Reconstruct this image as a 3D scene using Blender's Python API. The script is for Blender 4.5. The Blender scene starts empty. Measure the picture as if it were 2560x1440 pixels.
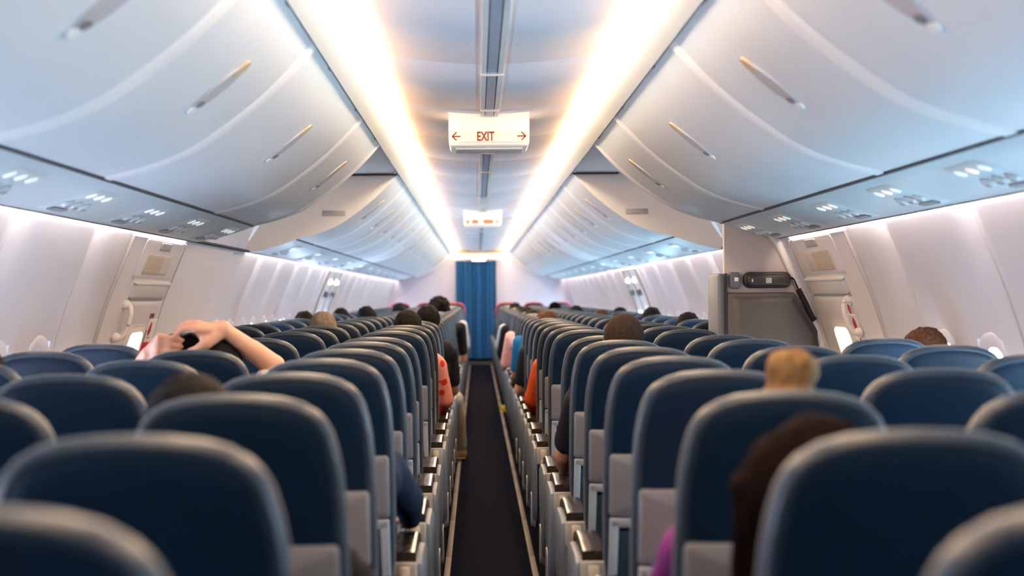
import bpy, bmesh, math, random
from mathutils import Vector, Matrix, noise
random.seed(7)
SC = bpy.context.scene
COL = SC.collection
PI = math.pi
EYE = 1.29                      # camera height, also the reference level of the overhead profile
ORD = ('first second third fourth fifth sixth seventh eighth ninth tenth eleventh twelfth thirteenth fourteenth fifteenth sixteenth '
       'seventeenth eighteenth nineteenth twentieth twenty-first twenty-second twenty-third twenty-fourth twenty-fifth twenty-sixth '
       'twenty-seventh twenty-eighth twenty-ninth thirtieth thirty-first thirty-second thirty-third thirty-fourth thirty-fifth '
       'thirty-sixth thirty-seventh thirty-eighth thirty-ninth fortieth').split()
SIDE = {-1: 'left', 1: 'right'}

# ------------------------------------------------------------------ materials
def mat(name, col, rough=.5, metal=0., spec=.5, var=.06, nscale=40., bump=0., coat=0., sheen=0., emit=None, estr=0., col2=None, rvar=.05):
    m = bpy.data.materials.new(name); m.use_nodes = True
    nt = m.node_tree; b = nt.nodes['Principled BSDF']
    tc = nt.nodes.new('ShaderNodeTexCoord')
    nz = nt.nodes.new('ShaderNodeTexNoise'); nz.inputs['Scale'].default_value = nscale; nz.inputs['Detail'].default_value = 3
    nt.links.new(tc.outputs['Object'], nz.inputs['Vector'])
    cr = nt.nodes.new('ShaderNodeValToRGB')
    c2 = col2 or tuple(min(1, c * (1 + var)) for c in col)
    c1 = tuple(c * (1 - var) for c in col)
    cr.color_ramp.elements[0].position = .3; cr.color_ramp.elements[1].position = .7
    cr.color_ramp.elements[0].color = (*c1, 1); cr.color_ramp.elements[1].color = (*c2, 1)
    nt.links.new(nz.outputs['Fac'], cr.inputs['Fac'])
    nt.links.new(cr.outputs['Color'], b.inputs['Base Color'])
    mr = nt.nodes.new('ShaderNodeMapRange'); mr.inputs['To Min'].default_value = max(0, rough - rvar); mr.inputs['To Max'].default_value = min(1, rough + rvar)
    nt.links.new(nz.outputs['Fac'], mr.inputs['Value']); nt.links.new(mr.outputs['Result'], b.inputs['Roughness'])
    b.inputs['Metallic'].default_value = metal
    b.inputs['Specular IOR Level'].default_value = spec
    b.inputs['Coat Weight'].default_value = coat; b.inputs['Coat Roughness'].default_value = .15
    if sheen:
        b.inputs['Sheen Weight'].default_value = sheen; b.inputs['Sheen Roughness'].default_value = .4
    if bump:
        bp = nt.nodes.new('ShaderNodeBump'); bp.inputs['Strength'].default_value = bump; bp.inputs['Distance'].default_value = .002
        nt.links.new(nz.outputs['Fac'], bp.inputs['Height']); nt.links.new(bp.outputs['Normal'], b.inputs['Normal'])
    if emit:
        b.inputs['Emission Color'].default_value = (*emit, 1); b.inputs['Emission Strength'].default_value = estr
    return m

M = {}
def mk(k, *a, **kw): M[k] = mat(k, *a, **kw)
mk('bin_white', (.70, .75, .80), .42, spec=.45, var=.012, nscale=3)
mk('bin_edge', (.84, .85, .87), .5, var=.01)
mk('panel_white', (.74, .755, .84), .5, var=.012, nscale=4)
mk('psu_white', (.64, .75, .81), .38, var=.015, nscale=4)
mk('ceiling_white', (.68, .69, .75), .5, var=.02, nscale=2)
mk('rail_white', (.82, .80, .77), .4, var=.02)
mk('channel_grey', (.36, .40, .47), .4, var=.04)
mk('channel_rim', (.74, .72, .70), .4, var=.03)
mk('seal_dark', (.018, .018, .03), .6, var=.1)
mk('sign_white', (.90, .86, .80), .35, var=.01, emit=(1, .90, .78), estr=.12)
mk('red_print', (.24, .004, .010), .5, var=.05)
mk('orange_print', (.62, .17, .08), .6, var=.05)
mk('red_deep', (.50, .02, .04), .5, var=.05)
mk('grey_print', (.45, .44, .44), .5)
mk('black_print', (.05, .05, .06), .5)
mk('seat_navy', (.0012, .0108, .0285), .45, spec=.22, var=.18, nscale=220, bump=.10, sheen=.05, rvar=.08)
mk('seat_border', (.014, .026, .045), .42, spec=.5, var=.12, nscale=200, bump=.08, sheen=.2)
mk('shell_grey', (.165, .163, .18), .45, var=.03, nscale=10)
mk('frame_white', (.28, .30, .335), .4, var=.03)
mk('pocket_navy', (.008, .028, .055), .7, var=.2, nscale=150, bump=.2)
mk('arm_gloss', (.026, .021, .019), .26, var=.08, coat=.15)
mk('arm_cream', (.30, .28, .26), .4, var=.03)
mk('arm_inset', (.46, .40, .31), .4, var=.03)
mk('side_grey', (.14, .165, .205), .38, var=.04, nscale=8)
mk('leg_metal', (.08, .08, .09), .4, metal=.6)
mk('cover_red', (.90, .06, .12), .7, var=.08, nscale=60)
mk('carpet', (.0018, .0028, .0085), .95, spec=.02, var=.5, nscale=260, bump=.5)
mk('carpet_dark', (.0015, .002, .005), .95, spec=.02, var=.5, nscale=260, bump=.5)
mk('path_strip', (.115, .092, .082), .6, var=.1, nscale=30)
mk('curtain_blue', (.0, .066, .20), .42, spec=.3, var=.12, nscale=60, sheen=.3)
mk('bulkhead', (.53, .52, .62), .55, var=.02, nscale=3)
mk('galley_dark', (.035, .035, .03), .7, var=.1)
mk('partition_pale', (.52, .47, .48), .5, var=.02, nscale=5)
mk('housing_grey', (.075, .069, .069), .5, var=.04, nscale=8)
mk('housing_edge', (.12, .135, .16), .45, var=.04)
mk('handset_black', (.018, .016, .018), .4, var=.1)
mk('handset_face', (.035, .030, .032), .35, var=.1)
mk('trim_white', (.88, .86, .84), .4, var=.01)
mk('door_white', (.80, .79, .83), .45, var=.015, nscale=5)
mk('door_grey', (.68, .67, .70), .5, var=.02)
mk('vent_cream', (.72, .68, .64), .6, var=.04)
mk('handle_cream', (.84, .78, .72), .35, var=.02)
mk('latch_beige', (.50, .40, .27), .6, var=.05)
mk('latch_grey', (.46, .46, .50), .6, var=.05)
mk('latch_dark', (.20, .19, .22), .4, var=.05)
mk('nozzle', (.56, .64, .70), .3, var=.05)
mk('nozzle_dark', (.26, .29, .34), .4)
mk('painted_yellow_light', (.30, .19, .012), .5, var=.05)  # yellow light on the end panel's edge, held in the base colour
mk('window_frame', (.70, .72, .81), .4, var=.01)
mk('skin_light', (.56, .28, .18), .5, var=.05, nscale=15)
mk('skin_tan', (.46, .22, .13), .5, var=.06, nscale=15)
mk('skin_brown', (.27, .13, .08), .5, var=.06, nscale=15)
mk('hair_black', (.006, .005, .005), .75, spec=.12, var=.4, nscale=90, bump=.6)
mk('hair_dark', (.010, .006, .005), .75, spec=.12, var=.4, nscale=90, bump=.6)
mk('hair_reddish', (.005, .0018, .0015), .85, spec=.04, var=.4, nscale=90, bump=.6)
mk('hair_brown', (.062, .027, .013), .75, spec=.12, var=.45, nscale=80, bump=.7)
mk('hair_blond', (.17, .095, .042), .75, spec=.12, var=.4, nscale=80, bump=.7)
mk('hair_buzz', (.028, .018, .014), .9, spec=.1, var=.3, nscale=120, bump=.5)
mk('hair_grey', (.17, .125, .10), .75, spec=.12, var=.25, nscale=90, bump=.5)
for k, c in dict(cloth_black=(.010, .010, .013), cloth_white=(.70, .68, .70), cloth_orange=(.55, .075, .018), cloth_purple=(.15, .02, .14),
                 cloth_navy=(.012, .022, .05), cloth_blue=(.01, .13, .33), cloth_pink=(.75, .42, .42), cloth_grey=(.16, .16, .17), cloth_khaki=(.34, .26, .18),
                 cloth_jeans=(.03, .05, .10), cloth_yellow=(.75, .50, .02), cloth_sky=(.42, .55, .70), shoe_tan=(.30, .16, .06), cloth_maroon=(.16, .02, .03)).items():
    mk(k, c, .85, spec=.2, var=.15, nscale=70, bump=.3)
mk('eye', (.05, .03, .02), .2)
mk('lip', (.36, .12, .10), .5)
def lamp_mat(k, col, s):
    mk(k, (.8, .8, .8), .5, emit=col, estr=s)
lamp_mat('cove_glow', (1, .77, .51), 34.0)
lamp_mat('recess_glow', (1, .88, .76), 9.0)
lamp_mat('amber_glow', (1, .42, .08), 42.0)
mk('sign_face', (.84, .76, .66), .4, var=.01, emit=(1, .86, .72), estr=.12)
lamp_mat('wash_glow', (1, .75, .62), 30.0)
lamp_mat('sky_right', (.50, .80, 1), 52.0)
lamp_mat('sky_left', (.66, .78, 1), 60.0)
lamp_mat('sky_door_right', (.80, .90, 1), 7.0)
lamp_mat('sky_door_left', (.66, .76, .90), .75)
lamp_mat('read_glow', (.80, .95, 1), .35)
lamp_mat('read_warm', (1, .62, .42), .5)
lamp_mat('sign_glow', (1, .95, .85), 3.0)

def apple_material():
    m = mat('cloth_apples', (.78, .30, .26), .85, spec=.2, var=.06, nscale=30)
    nt = m.node_tree; b = nt.nodes['Principled BSDF']
    src = b.inputs['Base Color'].links[0].from_socket
    tc = nt.nodes.new('ShaderNodeTexCoord'); vo = nt.nodes.new('ShaderNodeTexVoronoi'); vo.inputs['Scale'].default_value = 14
    nt.links.new(tc.outputs['Object'], vo.inputs['Vector'])
    lt = nt.nodes.new('ShaderNodeMath'); lt.operation = 'LESS_THAN'; lt.inputs[1].default_value = .30
    nt.links.new(vo.outputs['Distance'], lt.inputs[0])
    mx = nt.nodes.new('ShaderNodeMix'); mx.data_type = 'RGBA'; mx.inputs[7].default_value = (.60, .03, .02, 1)
    nt.links.new(lt.outputs[0], mx.inputs[0]); nt.links.new(src, mx.inputs[6]); nt.links.new(mx.outputs[2], b.inputs['Base Color'])
    return m
M['cloth_apples'] = apple_material()

# ------------------------------------------------------------------ mesh builder
class MB:
    def __init__(s): s.v = []; s.f = []
    def add(s, vs, fs):
        o = len(s.v); s.v += [tuple(p) for p in vs]; s.f += [tuple(i + o for i in f) for f in fs]; return s
    def box(s, c, d, R=None):
        vs = [Vector((x * d[0] / 2, y * d[1] / 2, z * d[2] / 2)) for x in (-1, 1) for y in (-1, 1) for z in (-1, 1)]
        if R: vs = [R @ p for p in vs]
        c = Vector(c); vs = [c + p for p in vs]
        return s.add(vs, [(0, 1, 3, 2), (4, 6, 7, 5), (0, 4, 5, 1), (2, 3, 7, 6), (0, 2, 6, 4), (1, 5, 7, 3)])
    def rings(s, rs, cap0=True, cap1=True, closed=True, strip=False):
        n = len(rs[0]); o = len(s.v); s.v += [tuple(p) for r in rs for p in r]
        for k in range(len(rs) - 1):
            for i in range(n if closed else n - 1):
                j = (i + 1) % n
                s.f.append((o + k * n + i, o + k * n + j, o + (k + 1) * n + j, o + (k + 1) * n + i))
        def cap(k, flip):
            if strip:                       # ring = one edge out, the other edge back: close it with quads
                for i in range(n // 2 - 1): s.f.append((o + k * n + i, o + k * n + i + 1, o + k * n + n - 2 - i, o + k * n + n - 1 - i))
                return
            c = sum((Vector(p) for p in rs[k]), Vector()) / n; ci = len(s.v); s.v.append(tuple(c))
            for i in range(n):
                j = (i + 1) % n; t = (o + k * n + i, o + k * n + j, ci)
                s.f.append(t if flip else t[::-1])
        if cap0: cap(0, False)
        if cap1: cap(len(rs) - 1, True)
        return s
    def capsule(s, p0, r0, p1, r1, n=14):
        p0, p1 = Vector(p0), Vector(p1); d = p1 - p0
        d = d.normalized() if d.length > 1e-6 else Vector((0, 0, 1))
        a = d.orthogonal().normalized(); b = d.cross(a)
        rs = []
        for p, r, ang in [(p0, r0, t) for t in (-80, -50, -20)] + [(p1, r1, t) for t in (20, 50, 80)]:
            t = math.radians(ang); c = p + d * (r * math.sin(t)); q = r * math.cos(t)
            rs.append([c + a * (q * math.cos(2 * PI * i / n)) + b * (q * math.sin(2 * PI * i / n)) for i in range(n)])
        return s.rings(rs)
    def chain(s, pts, n=12):
        for (p, r), (q, t) in zip(pts, pts[1:]): s.capsule(p, r, q, t, n)
        return s
    def tube(s, pts, r, n=8):
        pts = [Vector(p) for p in pts]; rs = []
        for i, p in enumerate(pts):
            d = (pts[min(i + 1, len(pts) - 1)] - pts[max(i - 1, 0)]).normalized()
            a = (Vector((0, 0, 1)).cross(d) if abs(d.z) < .95 else Vector((1, 0, 0)).cross(d)).normalized(); b = d.cross(a)
            rs.append([p + a * (r * math.cos(2 * PI * k / n)) + b * (r * math.sin(2 * PI * k / n)) for k in range(n)])
        return s.rings(rs)
    def ell(s, c, r, R=None, nu=16, nv=10):
        c = Vector(c); rs = []
        for i in range(1, nv):
            t = PI * i / nv
            ring = []
            for k in range(nu):
                u = 2 * PI * k / nu
                p = Vector((r[0] * math.sin(t) * math.cos(u), r[1] * math.sin(t) * math.sin(u), -r[2] * math.cos(t)))
                ring.append(c + (R @ p if R else p))
            rs.append(ring)
        return s.rings(rs)
    def mesh(s, name, bevel=0, seg=2, smooth=True):
        me = bpy.data.meshes.new(name); me.from_pydata(s.v, [], s.f); me.update()
        bm = bmesh.new(); bm.from_mesh(me)
        bmesh.ops.recalc_face_normals(bm, faces=bm.faces)
        if bevel:
            es = [e for e in bm.edges if len(e.link_faces) == 2 and e.calc_face_angle() > .5]
            bmesh.ops.bevel(bm, geom=es, offset=bevel, segments=seg, profile=.5, affect='EDGES', clamp_overlap=True)
        bm.to_mesh(me); bm.free()
        if smooth:
            me.polygons.foreach_set('use_smooth', [True] * len(me.polygons))
            me.set_sharp_from_angle(angle=math.radians(50))
        return me
    def build(s, name, m, parent=None, bevel=0, seg=2, smooth=True, loc=None):
        return link(name, s.mesh(name, bevel, seg, smooth), m, parent, loc)

def link(name, me, m, parent=None, loc=None):
    o = bpy.data.objects.new(name, me); COL.objects.link(o)
    if m:
        if not me.materials: me.materials.append(M[m])
        elif me.materials[0] != M[m]:
            o.material_slots[0].link = 'OBJECT'; o.material_slots[0].material = M[m]
    if parent: o.parent = parent
    if loc: o.location = loc
    return o
def thing(name, label, cat, loc=(0, 0, 0), group=None):
    o = bpy.data.objects.new(name, None); o.empty_display_size = .05; COL.objects.link(o); o.location = loc
    o['label'] = label; o['category'] = cat
    if group: o['group'] = group
    return o
def tag(o, label, cat, group=None):
    o['label'] = label; o['category'] = cat
    if group: o['group'] = group
    return o
def struct(o): o['kind'] = 'structure'; return o
def dup(root, loc, label, group):
    r = root.copy(); COL.objects.link(r); r.location = loc; r['label'] = label
    if group: r['group'] = group
    for ch in list(root.children):
        c = ch.copy(); COL.objects.link(c); c.parent = r
        for g in list(ch.children):
            d = g.copy(); COL.objects.link(d); d.parent = c
    return r
def spline(P, n):
    out = []
    for i in range(len(P) - 1):
        p0, p1, p2, p3 = P[max(i - 1, 0)], P[i], P[i + 1], P[min(i + 2, len(P) - 1)]
        for k in range(n):
            t = k / n
            out.append(tuple(.5 * (2 * p1[j] + (p2[j] - p0[j]) * t + (2 * p0[j] - 5 * p1[j] + 4 * p2[j] - p3[j]) * t * t + (3 * p1[j] - p0[j] - 3 * p2[j] + p3[j]) * t ** 3) for j in range(len(p1))))
    out.append(tuple(P[-1])); return out
def rrect(x0, x1, z0, z1, r, n=4):
    out = []
    for cx, cz, a0 in ((x1 - r, z1 - r, 0), (x0 + r, z1 - r, 90), (x0 + r, z0 + r, 180), (x1 - r, z0 + r, 270)):
        for k in range(n + 1):
            a = math.radians(a0 + 90 * k / n); out.append((cx + r * math.cos(a), cz + r * math.sin(a)))
    return out

# ------------------------------------------------------------------ cabin cross-section
Y0, Y1 = -2.2, 28.3
WALL = [(1.585, 1.572), (1.28, 1.70), (1.0, 1.79), (.7, 1.80), (.3, 1.72), (0, 1.6)]
def wall_x(z):
    if z >= WALL[0][0]: return WALL[0][1] + (WALL[0][0] - z) * .46
    for (za, xa), (zb, xb) in zip(WALL, WALL[1:]):
        if z >= zb: return xa + (xb - xa) * (za - z) / (za - zb)
    return 1.6
def on_wall(s, y, z, off=0.):
    n = Vector((wall_x(z + .01) - wall_x(z - .01), 0, 0)); t = Vector((wall_x(z + .01) - wall_x(z - .01), 0, .02)).normalized()
    nx = Vector((-t.z, 0, t.x))                 # towards the cabin on the right-hand side
    p = Vector((wall_x(z), y, z)) + nx * off
    return Vector((s * p.x, p.y, p.z))
def wall_slab(mb, s, poly, o0, o1):
    return mb.rings([[on_wall(s, y, z, o0) for y, z in poly], [on_wall(s, y, z, o1) for y, z in poly]])
def wall_panel(mb, s, y0, y1, z0, z1, o0, o1, r=.02):
    zs = sorted({z0, z0 + r * .3, z0 + r, z1 - r, z1 - r * .3, z1} | {z for z in (.3, .5, .7, .85, 1.0, 1.14, 1.28, 1.42) if z0 + r < z < z1 - r})
    rs = []
    for z in zs:
        q = max(0, r - min(z - z0, z1 - z)); e = r - math.sqrt(max(0, r * r - q * q)); b = min(.004, (o1 - o0) * .5)
        rs.append([on_wall(s, y, z, o) for y, o in ((y0 + e, o0), (y0 + e, o1 - b), (y0 + e + b, o1), (y1 - e - b, o1), (y1 - e, o1 - b), (y1 - e, o0))])
    return mb.rings(rs)
PROF = [(.565, .800), (.645, .712), (.735, .627), (.850, .537), (.969, .461), (1.10, .411), (1.227, .380)]
BIN = spline(PROF, 4)

# floor
mb = MB(); mb.box((0, (Y0 + Y1 + 3) / 2, -.02), (3.5, Y1 + 3 - Y0, .04)); struct(mb.build('floor', 'carpet_dark'))
mb = MB(); mb.box((0, (Y0 + Y1) / 2, .002), (.376, Y1 - Y0, .008)); struct(mb.build('trim_1', 'carpet'))
for i, s in enumerate((-1, 1)):
    mb = MB()
    y = Y0
    while y < Y1 - .3:
        mb.box((s * .204, y + .60, .004), (.030, 1.19, .012)); y += 1.2
    struct(mb.build('trim_%d' % (2 + i), 'path_strip', bevel=.003, seg=1))
# ceiling panel: lower in the middle, edges turned up to the coves
mb = MB()
xs = [-.425 + .85 * i / 20 for i in range(21)]
ys = [Y0, -1.0, .3, 1.6, 2.9, 4.15, 5.39, 6.72, 8.0, 9.3, 10.6, 11.9, 13.2, 14.5, 15.8, 17.1, 18.4, 19.7, 21, 22.3, 23.6, 24.9, 26.2, Y1]
def ceil_z(x): return 2.12 + .27 * x * x
st = []
for a, b in zip(ys, ys[1:]):
    st += [(a + .001, .006), (a + .008, 0), (b - .008, 0), (b - .001, .006)]
mb.rings([[(x, y, ceil_z(x) + d) for x in xs] for y, d in st], False, False, closed=False)
struct(mb.build('ceiling', 'ceiling_white'))
# centre channel of the ceiling
def channel(name, x0, x1, z0, z1, m, ya=Y0, yb=Y1):
    b = MB(); b.box(((x0 + x1) / 2, (ya + yb) / 2, (z0 + z1) / 2), (x1 - x0, yb - ya, z1 - z0)); return struct(b.build(name, m))
CX = .005
channel('trim_4', CX - .040, CX - .0215, 2.108, 2.135, 'channel_rim'); channel('trim_5', CX + .0215, CX + .040, 2.108, 2.135, 'channel_rim')
channel('trim_6', CX - .0215, CX - .0185, 2.118, 2.135, 'seal_dark'); channel('trim_7', CX + .0185, CX + .0215, 2.118, 2.135, 'seal_dark')
channel('trim_8', CX - .0185, CX + .0185, 2.112, 2.135, 'channel_grey')
mb = MB()
for y in (5.55, 6.62, 8.6, 9.9, 13.2, 14.0, 16.5, 19.0): mb.box((CX, y, 2.1075), (.084, .02, .012))
struct(mb.build('trim_9', 'channel_rim'))
channel('trim_10', CX - .045, CX + .045, 2.104, 2.135, 'channel_rim', 12.6, 14.2)
# coves and bin-top rails, both sides
for i, s in enumerate((-1, 1)):
    mb = MB()
    pr = [(.40, 2.185), (.43, 2.215), (.50, 2.20), (.53, 2.14)]
    mb.rings([[(s * x, y, z) for x, z in pr] for y in (Y0, Y1)], False, False, closed=False)
    struct(mb.build('trim_%d' % (11 + i), 'rail_white'))
    mb = MB()
    pr = [(.494, 2.134), (.500, 2.129), (.512, 2.121), (.558, 2.083), (.564, 2.088), (.564, 2.12), (.52, 2.16)]
    mb.rings([[(s * x, y, z) for x, z in pr] for y in (Y0, Y1)])
    struct(mb.build('trim_%d' % (13 + i), 'rail_white'))
    mb = MB()
    pr = [(.446, 2.138), (.468, 2.1365), (.493, 2.132), (.494, 2.136), (.469, 2.1405), (.447, 2.142)]
    mb.rings([[(s * x, y, z) for x, z in pr] for y in (.6, Y1)])
    tag(mb.build('cove_light_strip', 'cove_glow'), 'warm white light strip glowing along the %s edge of the ceiling panel' % SIDE[s], 'light')
    mb = MB()
    pr = [(.4305, 2.1585), (.4405, 2.1475), (.4425, 2.1490), (.4325, 2.1605)]
    mb.rings([[(s * x, y, z) for x, z in pr] for y in (.6, Y1)])
    tag(mb.build('amber_light_strip', 'amber_glow'), 'thin amber light strip tucked against the %s edge of the ceiling panel' % SIDE[s], 'light')
    # small clips along the rail
    mb = MB()
    y = .6
    while y < 26:
        mb.box((s * .5635, y, 2.090), (.010, .05, .016)); y += 1.163
    struct(mb.build('trim_%d' % (15 + i), 'latch_grey', bevel=.003, seg=1))

# walls with moulded panels and window openings
SEAMS = [-1.2, -.1, .9, 1.95, 3.0, 4.03, 5.06, 6.15] + [9.55 + 1.09 * k for k in range(18)]
WINY = [.40, .95, 1.45, 2.22, 2.74, 3.28, 3.80, 4.30, 4.80, 5.33, 5.86] + [9.55 + 1.09 * k + d for k in range(17) for d in (.29, .80)]
WINY = [w for w in WINY if not 15.2 < w < 17.0]
DOOR = (6.65, 7.82)
def scallop(y, z):
    if 6.4 < y < 9.4: d = 0
    else:
        d = 0.
        for q in SEAMS:
            t = abs(y - q)
            if t < .16: d += (.030 if q < 8 else .050) * (.5 + .5 * math.cos(PI * t / .16))
        k = min(1, max(0, (1.42 - z) / .3)) * min(1, max(0, (z - .35) / .3))
        for q in WINY:
            t = abs(y - q)
            if t < .22: d += .020 * k * (.5 + .5 * math.cos(PI * t / .22))
    return d
ZR = [1.66, 1.60, 1.54, 1.47, 1.40, 1.33, 1.26, 1.19, 1.12, .95, .78, .6, .4, .2, 0]
for s in (-1, 1):
    cs = set()
    y = Y0
    while y < Y1: cs.add(round(y, 3)); y += .08
    cs.add(Y1)
    for w in WINY:
        cs = {c for c in cs if abs(c - w) > .145}
        cs |= {round(w - .135, 3), round(w + .135, 3), round(w - .19, 3), round(w + .19, 3), round(w, 3)}
    gro = {}
    for q in SEAMS:
        cs = {c for c in cs if abs(c - q) > .012}
        for e, g in ((-.010, 0), (-.004, .03), (.004, .03), (.010, 0)): cs.add(round(q + e, 3)); gro[round(q + e, 3)] = g
    cs = sorted(cs)
    vs = [[on_wall(s, y, z, -scallop(y, z) - gro.get(y, 0)) for z in ZR] for y in cs]
    mb = MB(); nz = len(ZR)
    fs = []
    for i in range(len(cs) - 1):
        ym = (cs[i] + cs[i + 1]) / 2
        hole = any(abs(ym - w) < .135 for w in WINY)
        for k in range(nz - 1):
            if hole and .78 <= (ZR[k] + ZR[k + 1]) / 2 <= 1.12: continue
            fs.append((i * nz + k, i * nz + k + 1, (i + 1) * nz + k + 1, (i + 1) * nz + k))
    mb.add([p for c in vs for p in c], fs)
    struct(mb.build('wall_' + SIDE[s], 'panel_white'))
# windows: frame ring on the wall plus a bright pane
wi = 0
fr_me = {}; pn_me = {}; sh_me = None
for s in (-1, 1):
    za, zb = 1.12, .78
    def W(y, z, off):
        t = (z - zb) / (za - zb); x = wall_x(zb) + (wall_x(za) - wall_x(zb)) * t
        return (s * (x - off), y, z)
    out = rrect(-.16, .16, .745, 1.150, .12, 5); inn = rrect(-.105, .105, .80, 1.095, .09, 5)
    mb = MB(); mb.rings([[W(y, z, -.022) for y, z in out], [W(y, z, -.014) for y, z in out], [W(y * .93, .9475 + (z - .9475) * .95, -.008) for y, z in out], [W(y, z, -.018) for y, z in inn], [W(y * .95, .9475 + (z - .9475) * .96, -.06) for y, z in inn]], False, False)
    fr_me[s] = mb.mesh('window')
    mb = MB(); mb.rings([[W(y, z, -.055) for y, z in inn], [W(y, z, -.060) for y, z in inn]])
    pn_me[s] = mb.mesh('window_pane')
    if s < 0:
        mb = MB(); sp = rrect(-.103, .103, .965, 1.093, .088, 5)[:12] + [(-.103, .93), (.103, .93)]; mb.rings([[W(y, z, -.050) for y, z in sp], [W(y, z, -.045) for y, z in sp]]); sh_me = mb.mesh('window_shade')
    for w in WINY:
        wi += 1
        o = struct(link('window_%d' % wi, fr_me[s], 'window_frame', None, (0, w, 0)))
        link('window_pane', pn_me[s], 'sky_right' if s > 0 else 'sky_left', o)
        if s < 0 and wi % 3: link('window_shade', sh_me, 'window_frame', o)
# wall end, rear and closing boxes behind the overhead units
mb = MB()
poly = [(-1.80, 0), (-.46, 0), (-.46, 1.96), (.30, 1.96), (.30, 0), (1.80, 0), (1.80, 1.3), (1.55, 1.7), (1.2, 2.2), (-1.2, 2.2), (-1.55, 1.7), (-1.80, 1.3)]
mb.add([(x, Y1, z) for x, z in poly], [(0, 1, 2, 10 - 0, 11)][:0])
def quad(b, pts): b.add(pts, [tuple(range(len(pts)))])
for pl in ([(-1.85, 0), (-.46, 0), (-.46, 2.3), (-1.85, 2.3)], [(.30, 0), (1.85, 0), (1.85, 2.3), (.30, 2.3)], [(-.46, 1.97), (.30, 1.97), (.30, 2.3), (-.46, 2.3)]):
    b = pl; mb.rings([[(x, Y1, z) for x, z in b], [(x, Y1 + .04, z) for x, z in b]])
struct(mb.build('wall_front', 'bulkhead', smooth=False))
mb = MB(); mb.box((0, Y0 - .02, 1.1), (3.7, .04, 2.3)); struct(mb.build('wall_rear', 'galley_dark'))
mb = MB(); mb.box((0, Y1 + 1.6, 1.1), (2.4, .04, 2.3)); mb.box((-1.1, Y1 + .85, 1.1), (.04, 1.5, 2.3)); mb.box((1.1, Y1 + .85, 1.1), (.04, 1.5, 2.3)); mb.box((0, Y1 + .85, 2.25), (2.4, 1.5, .04))
struct(mb.build('wall_galley', 'galley_dark'))

# ------------------------------------------------------------------ overhead bins
NEAR = [(-1.4, .05), (.05, 1.2), (1.2, 2.35), (2.35, 3.66), (3.66, 4.83), (4.83, 6.80), (6.80, 7.95)]
FAR = [(9.8 + 1.156 * k, 9.8 + 1.156 * (k + 1)) for k in range(16)]
def bin_normal(i):
    a = Vector(BIN[max(i - 1, 0)]); b = Vector(BIN[min(i + 1, len(BIN) - 1)]); t = (b - a).normalized()
    return Vector((t.y, -t.x)) if t.y < 0 and False else Vector((-abs(t.y), -abs(t.x)))
def prof_ring(s, y, out):
    ps = []
    for i, p in enumerate(BIN):
        n = bin_normal(i); ps.append((s * (p[0] + n.x * out), y, EYE + p[1] + n.y * out))
    return ps
def prof_solid(mb, s, stations, th=.014):
    rs = []
    for y, out in stations:
        a = prof_ring(s, y, out); b = prof_ring(s, y, -th); rs.append(a + b[::-1])
    return mb.rings(rs, strip=True)
def prof_at(x):
    for i in range(len(BIN) - 1):
        if BIN[i][0] <= x <= BIN[i + 1][0]:
            t = (x - BIN[i][0]) / (BIN[i + 1][0] - BIN[i][0]); n = bin_normal(i) * (1 - t) + bin_normal(i + 1) * t
            return Vector((x, BIN[i][1] + (BIN[i + 1][1] - BIN[i][1]) * t)), n.normalized()
    return Vector(BIN[-1]), bin_normal(len(BIN) - 1)
def latch_patch(mb, s, yc, x0, x1, w, o0, o1, taper=True):
    n = 8; r0 = []; top = []; bot = []
    for k in range(n + 1):
        t = k / n; x = x0 + (x1 - x0) * t; p, nn = prof_at(x)
        h = w * (math.sin(PI * (.12 + .76 * t)) if taper else 1)
        top.append((x, yc + h / 2, p, nn)); bot.append((x, yc - h / 2, p, nn))
    loop = top + bot[::-1]
    f = lambda o: [(s * (p.x + nn.x * o), y, EYE + p.y + nn.y * o) for x, y, p, nn in loop]
    mb.rings([f(o0), f(o1)])
def overhead_bin(s, ya, yb, label, latch=True):
    t = thing('overhead_bin', label, 'overhead bin', (0, 0, 0), 'overhead bins on the %s' % SIDE[s])
    d = MB(); prof_solid(d, s, [(ya + .001, -.006), (ya + .004, -.001), (ya + .012, 0), (yb - .122, 0), (yb - .114, -.001), (yb - .111, -.006)])
    door = d.build('door', 'bin_white', t)
    e = MB(); prof_solid(e, s, [(yb - .111, -.004), (yb - .095, .0035), (yb - .016, .0035), (yb - .001, -.004)]); e.build('edge_trim', 'bin_edge', t)
    b = MB(); sec = [(.585, .800), (.66, .72), (.75, .64), (.86, .555), (.975, .480), (1.10, .430), (1.235, .395), (1.30, .50), (1.34, .64), (1.2, .80), (.9, .83), (.62, .83)]
    b.rings([[(s * x, y, EYE + z) for x, z in sec] for y in (ya + .004, yb - .004)]); b.build('body', 'bin_white', t)
    if latch:
        yc = (ya + yb) / 2 - .02
        l = MB(); latch_patch(l, s, yc, .70, .853, .105, .0005, .006); l.build('latch', 'latch_grey', door)
        l = MB(); latch_patch(l, s, yc, .692, .738, .062, .002, .0075); l.build('latch_tip', 'latch_beige', door)
        l = MB(); latch_patch(l, s, yc + .002, .822, .843, .050, .002, .009); l.build('latch_button', 'latch_dark', door)
        l = MB(); latch_patch(l, s, yc, .846, .868, .050, .002, .0075); l.build('latch_tip', 'bin_edge', door)
    return t
for s in (-1, 1):
    k = 0
    for ya, yb in NEAR:
        k += 1
        overhead_bin(s, ya, yb, 'white curved overhead bin on the %s, %s one from the rear end of the cabin' % (SIDE[s], ORD[k - 1]))
    for j, (ya, yb) in enumerate(FAR):
        overhead_bin(s, ya, yb, 'white overhead bin on the %s, %s one beyond the mid-cabin exit door' % (SIDE[s], ORD[j]), True)
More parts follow.
